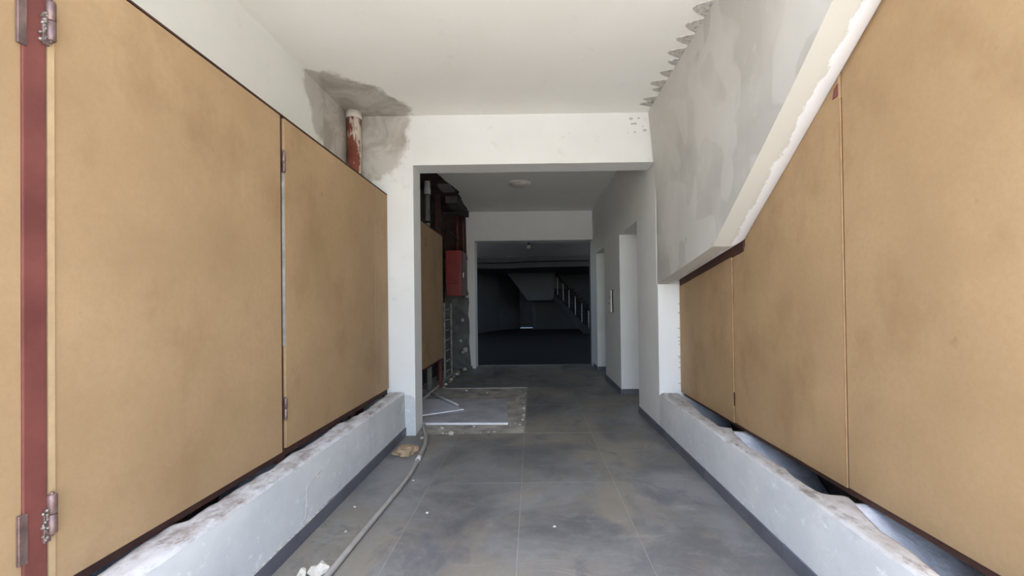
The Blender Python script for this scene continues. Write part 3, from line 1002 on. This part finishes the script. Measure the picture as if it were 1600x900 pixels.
# ------------------------------------------------------------------ red pipe in the left corner
pp = thing('corner_pipe', 'red plaster-splashed pipe in the upper left corner above the doors', 'pipe', (-1.885, 4.62, 0.1))
bm = bmesh.new()
pts = []
for k in range(30):
    pts.append((-1.878 + .003 * noise.noise(Vector((k * .5, 0, 0))), 4.615, 0.1 + (ZC - 0.1) * k / 29))
bm_tube(bm, pts, [0.073 + .006 * noise.noise(Vector((k * .9, 2, 0))) for k in range(30)], 14)
obj('pipe', bm, 'pipe_red', pp)
bm = bmesh.new()
bm_lathe(bm, (-1.878, 4.615, 0), [(.076, 3.40), (.084, 3.42), (.08, 3.44), (.082, ZC)], 14)
for v in bm.verts:
    v.co += Vector((noise.noise(v.co * 30), noise.noise(v.co * 30 + Vector((5, 0, 0))), 0)) * .004
obj('mortar_collar', bm, 'cement_patch', pp)
bm = bmesh.new()
bm_lathe(bm, (-1.925, 4.545, 2.86), [(.018, -.03), (.024, 0), (.012, .03)], 10)
obj('mortar_drip', bm, 'gypsum', pp)

# ------------------------------------------------------------------ lamp and lift call panel
lp = thing('ceiling_lamp', 'round flush ceiling lamp on the hall ceiling', 'lamp', (-0.197, 7.39, ZC))
bm = bmesh.new()
bm_lathe(bm, (-0.197, 7.39, ZC), [(.19, 0), (.195, -.012), (.185, -.022), (.17, -.024)], 36)
obj('base_ring', bm, 'whiteplastic', lp)
bm = bmesh.new()
bm_lathe(bm, (-0.197, 7.39, ZC), [(.172, -.02), (.168, -.036), (.14, -.055), (.09, -.068), (.02, -.074)], 36)
obj('diffuser', bm, 'lens', lp)
cp = thing('call_panel', 'upright white lift call panel on the wall between the recesses', 'panel', (XR, 7.40, 1.25))
box('back_plate', XR - 0.025, XR, 7.27, 7.53, 1.25, 1.63, 'black', cp, 0.003)
box('face_plate', XR - 0.045, XR - 0.025, 7.255, 7.50, 1.255, 1.625, 'whiteplastic', cp, 0.004)
for z in (1.40, 1.50):
    bm = bmesh.new()
    bm_lathe(bm, (XR - 0.046, 7.38, z), [(.018, 0), (.016, -.006)], 14, 'X')
    obj('button', bm, 'chrome', cp)

# ------------------------------------------------------------------ dark lobby
struct(box('ceiling_lobby', -6, 6, Y2b, 27.4, ZC, ZC + 0.25, 'paint'), 'lobby ceiling near part')
# dropped gypsum ceiling with a curved front edge
def cove(z0, z1, off, name, label):
    bm = bmesh.new()
    poly = []
    for k in range(25):
        x = -6 + 12 * k / 24
        y = 18.6 + off + 0.55 * math.exp(-((x + 1.6) / 1.3) ** 2)
        poly.append((x, y))
    poly += [(6, 27.4), (-6, 27.4)]
    bm_prism(bm, poly, 'Z', z0, z1)
    bmesh.ops.triangulate(bm, faces=[f for f in bm.faces if len(f.verts) > 4])
    return struct(obj(name, bm, 'dimpaint'), label)


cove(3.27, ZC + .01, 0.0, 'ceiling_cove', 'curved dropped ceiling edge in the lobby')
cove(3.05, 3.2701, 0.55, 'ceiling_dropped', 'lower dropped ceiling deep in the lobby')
wallpts = [(-6.0, 18.7), (-3.6, 19.3), (-2.714, 21.566), (-1.858, 24.065), (-0.775, 25.755), (-0.745, 25.76)]
bm = bmesh.new()
for (xa, ya), (xb, yb) in zip(wallpts, wallpts[1:]):
    d = Vector((xb - xa, yb - ya)).normalized()
    nrm = Vector((-d.y, d.x)) * 0.2
    bm_prism(bm, [(xa, ya), (xb, yb), (xb + nrm.x, yb + nrm.y), (xa + nrm.x, ya + nrm.y)], 'Z', 0, ZC)
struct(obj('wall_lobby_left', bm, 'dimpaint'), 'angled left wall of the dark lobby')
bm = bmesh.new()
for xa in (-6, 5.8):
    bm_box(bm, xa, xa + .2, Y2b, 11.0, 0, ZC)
    bm_box(bm, xa, xa + .2, 11.0, 18.4, 0, 2.5)  # unseen high gap above, added to light the lobby ceiling
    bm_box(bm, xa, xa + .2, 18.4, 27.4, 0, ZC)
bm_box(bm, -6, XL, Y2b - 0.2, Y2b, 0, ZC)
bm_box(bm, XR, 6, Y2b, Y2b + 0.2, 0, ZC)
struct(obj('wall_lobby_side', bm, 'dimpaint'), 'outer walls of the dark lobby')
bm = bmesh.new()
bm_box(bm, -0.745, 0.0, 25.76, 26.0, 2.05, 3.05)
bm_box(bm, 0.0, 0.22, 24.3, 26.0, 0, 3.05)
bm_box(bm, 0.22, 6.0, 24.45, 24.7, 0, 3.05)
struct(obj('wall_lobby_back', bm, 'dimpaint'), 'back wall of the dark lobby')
dr = bpy.data.objects.new('door_1', None)
COL.objects.link(dr)
dr['kind'] = 'structure'
dr['label'] = 'grey door at the far end of the lobby with daylight under it'
ROOTLOC[dr.name] = Vector((0, 0, 0))
box('leaf', -0.95, 0.18, 26.02, 26.06, 0.035, 2.25, 'doorgrey', dr)
bm = bmesh.new()
bmesh.ops.create_icosphere(bm, subdivisions=2, radius=0.05)
for v in bm.verts:
    v.co += Vector((-0.66, 25.98, 1.12))
obj('handle', bm, 'chrome', dr)
# lobby stair, rising away to the left
stx, sty = 2.62, 20.1
dx, dy = -0.44, 0.90
def sp_(a, b, z):
    """stair coordinates: a along the run, b across to the right"""
    return (stx + dx * a + dy * b, sty + dy * a - dx * b, z)


st = thing('lobby_staircase', 'dark staircase with railing at the right of the lobby', 'stairs', (stx, sty, 0))
run, rise, W = 0.29, 0.172, 1.3
for k in range(13):
    a0, z1 = k * run, (k + 1) * rise
    bm = bmesh.new()
    vs = [sp_(a, b, z) for z in (max(0.0, z1 - rise - .16), z1) for a, b in ((a0, 0), (a0 + run + .03, 0), (a0 + run + .03, W), (a0, W))]
    v = [bm.verts.new(p) for p in vs]
    for f in ((0, 1, 2, 3), (7, 6, 5, 4), (0, 4, 5, 1), (1, 5, 6, 2), (2, 6, 7, 3), (3, 7, 4, 0)):
        bm.faces.new([v[i] for i in f])
    obj('step', bm, 'lobbyfloor', st)
for k in range(0, 13, 2):
    a = k * run + .14
    z = (k + 1) * rise
    if z > 2.2:
        continue
    tube('baluster', [sp_(a, .05, z), sp_(a, .05, z + .92)], 0.022, 'whiteplastic', st, 8)
tube('handrail', [sp_(.1, .05, rise + .92), sp_(3.4, .05, 12.4 * rise + .95)], 0.04, 'darkwood', st, 10)
bm = bmesh.new()
v = [bm.verts.new(sp_(a, b, z)) for b in (-.03, .0) for a, z in ((-.02, 0), (.5, 0), (13 * run, 12 * rise - .2), (13 * run, 13 * rise + .05), (-.02, rise))]
bm.faces.new(v[:5]); bm.faces.new(v[5:][::-1])
for i in range(5):
    bm.faces.new((v[i], v[(i + 1) % 5], v[5 + (i + 1) % 5], v[5 + i]))
obj('stringer', bm, 'lobbystair', st)
# upper flight soffit
bm = bmesh.new()
v = [bm.verts.new(p) for p in ((-1.32, 23.0, 3.05), (-.24, 23.0, 1.62), (1.1, 23.0, 1.62), (1.25, 23.0, 3.05), (-1.32, 24.4, 3.05), (-.24, 24.4, 1.62), (1.1, 24.4, 1.62), (1.25, 24.4, 3.05))]
for f in ((0, 1, 2, 3), (7, 6, 5, 4), (0, 4, 5, 1), (1, 5, 6, 2), (2, 6, 7, 3), (3, 7, 4, 0)):
    bm.faces.new([v[i] for i in f])
struct(obj('wall_lobby_flight', bm, 'dimpaint'), 'sloped underside of the upper lobby flight')
# bare bulb hanging just inside the lobby
bu = thing('pendant_bulb', 'small bulb holder hanging under the lobby ceiling', 'bulb', (-0.09, 12.7, ZC))
tube('cord', [(-0.09, 12.7, ZC), (-0.09, 12.7, 3.22)], 0.008, 'black', bu, 6)
bm = bmesh.new()
bm_lathe(bm, (-0.09, 12.7, 0), [(.02, 3.24), (.035, 3.22), (.035, 3.17), (.03, 3.16)], 12)
obj('socket', bm, 'black', bu)
bm = bmesh.new()
bm_lathe(bm, (-0.09, 12.7, 0), [(.02, 3.16), (.055, 3.11), (.06, 3.07), (.035, 3.03), (.01, 3.02)], 14)
obj('bulb', bm, 'lens', bu)
struct(box('ground_back', -6, 6, 27.5, 45, -0.3, -0.03, 'outside'), 'paved yard behind the lobby door')
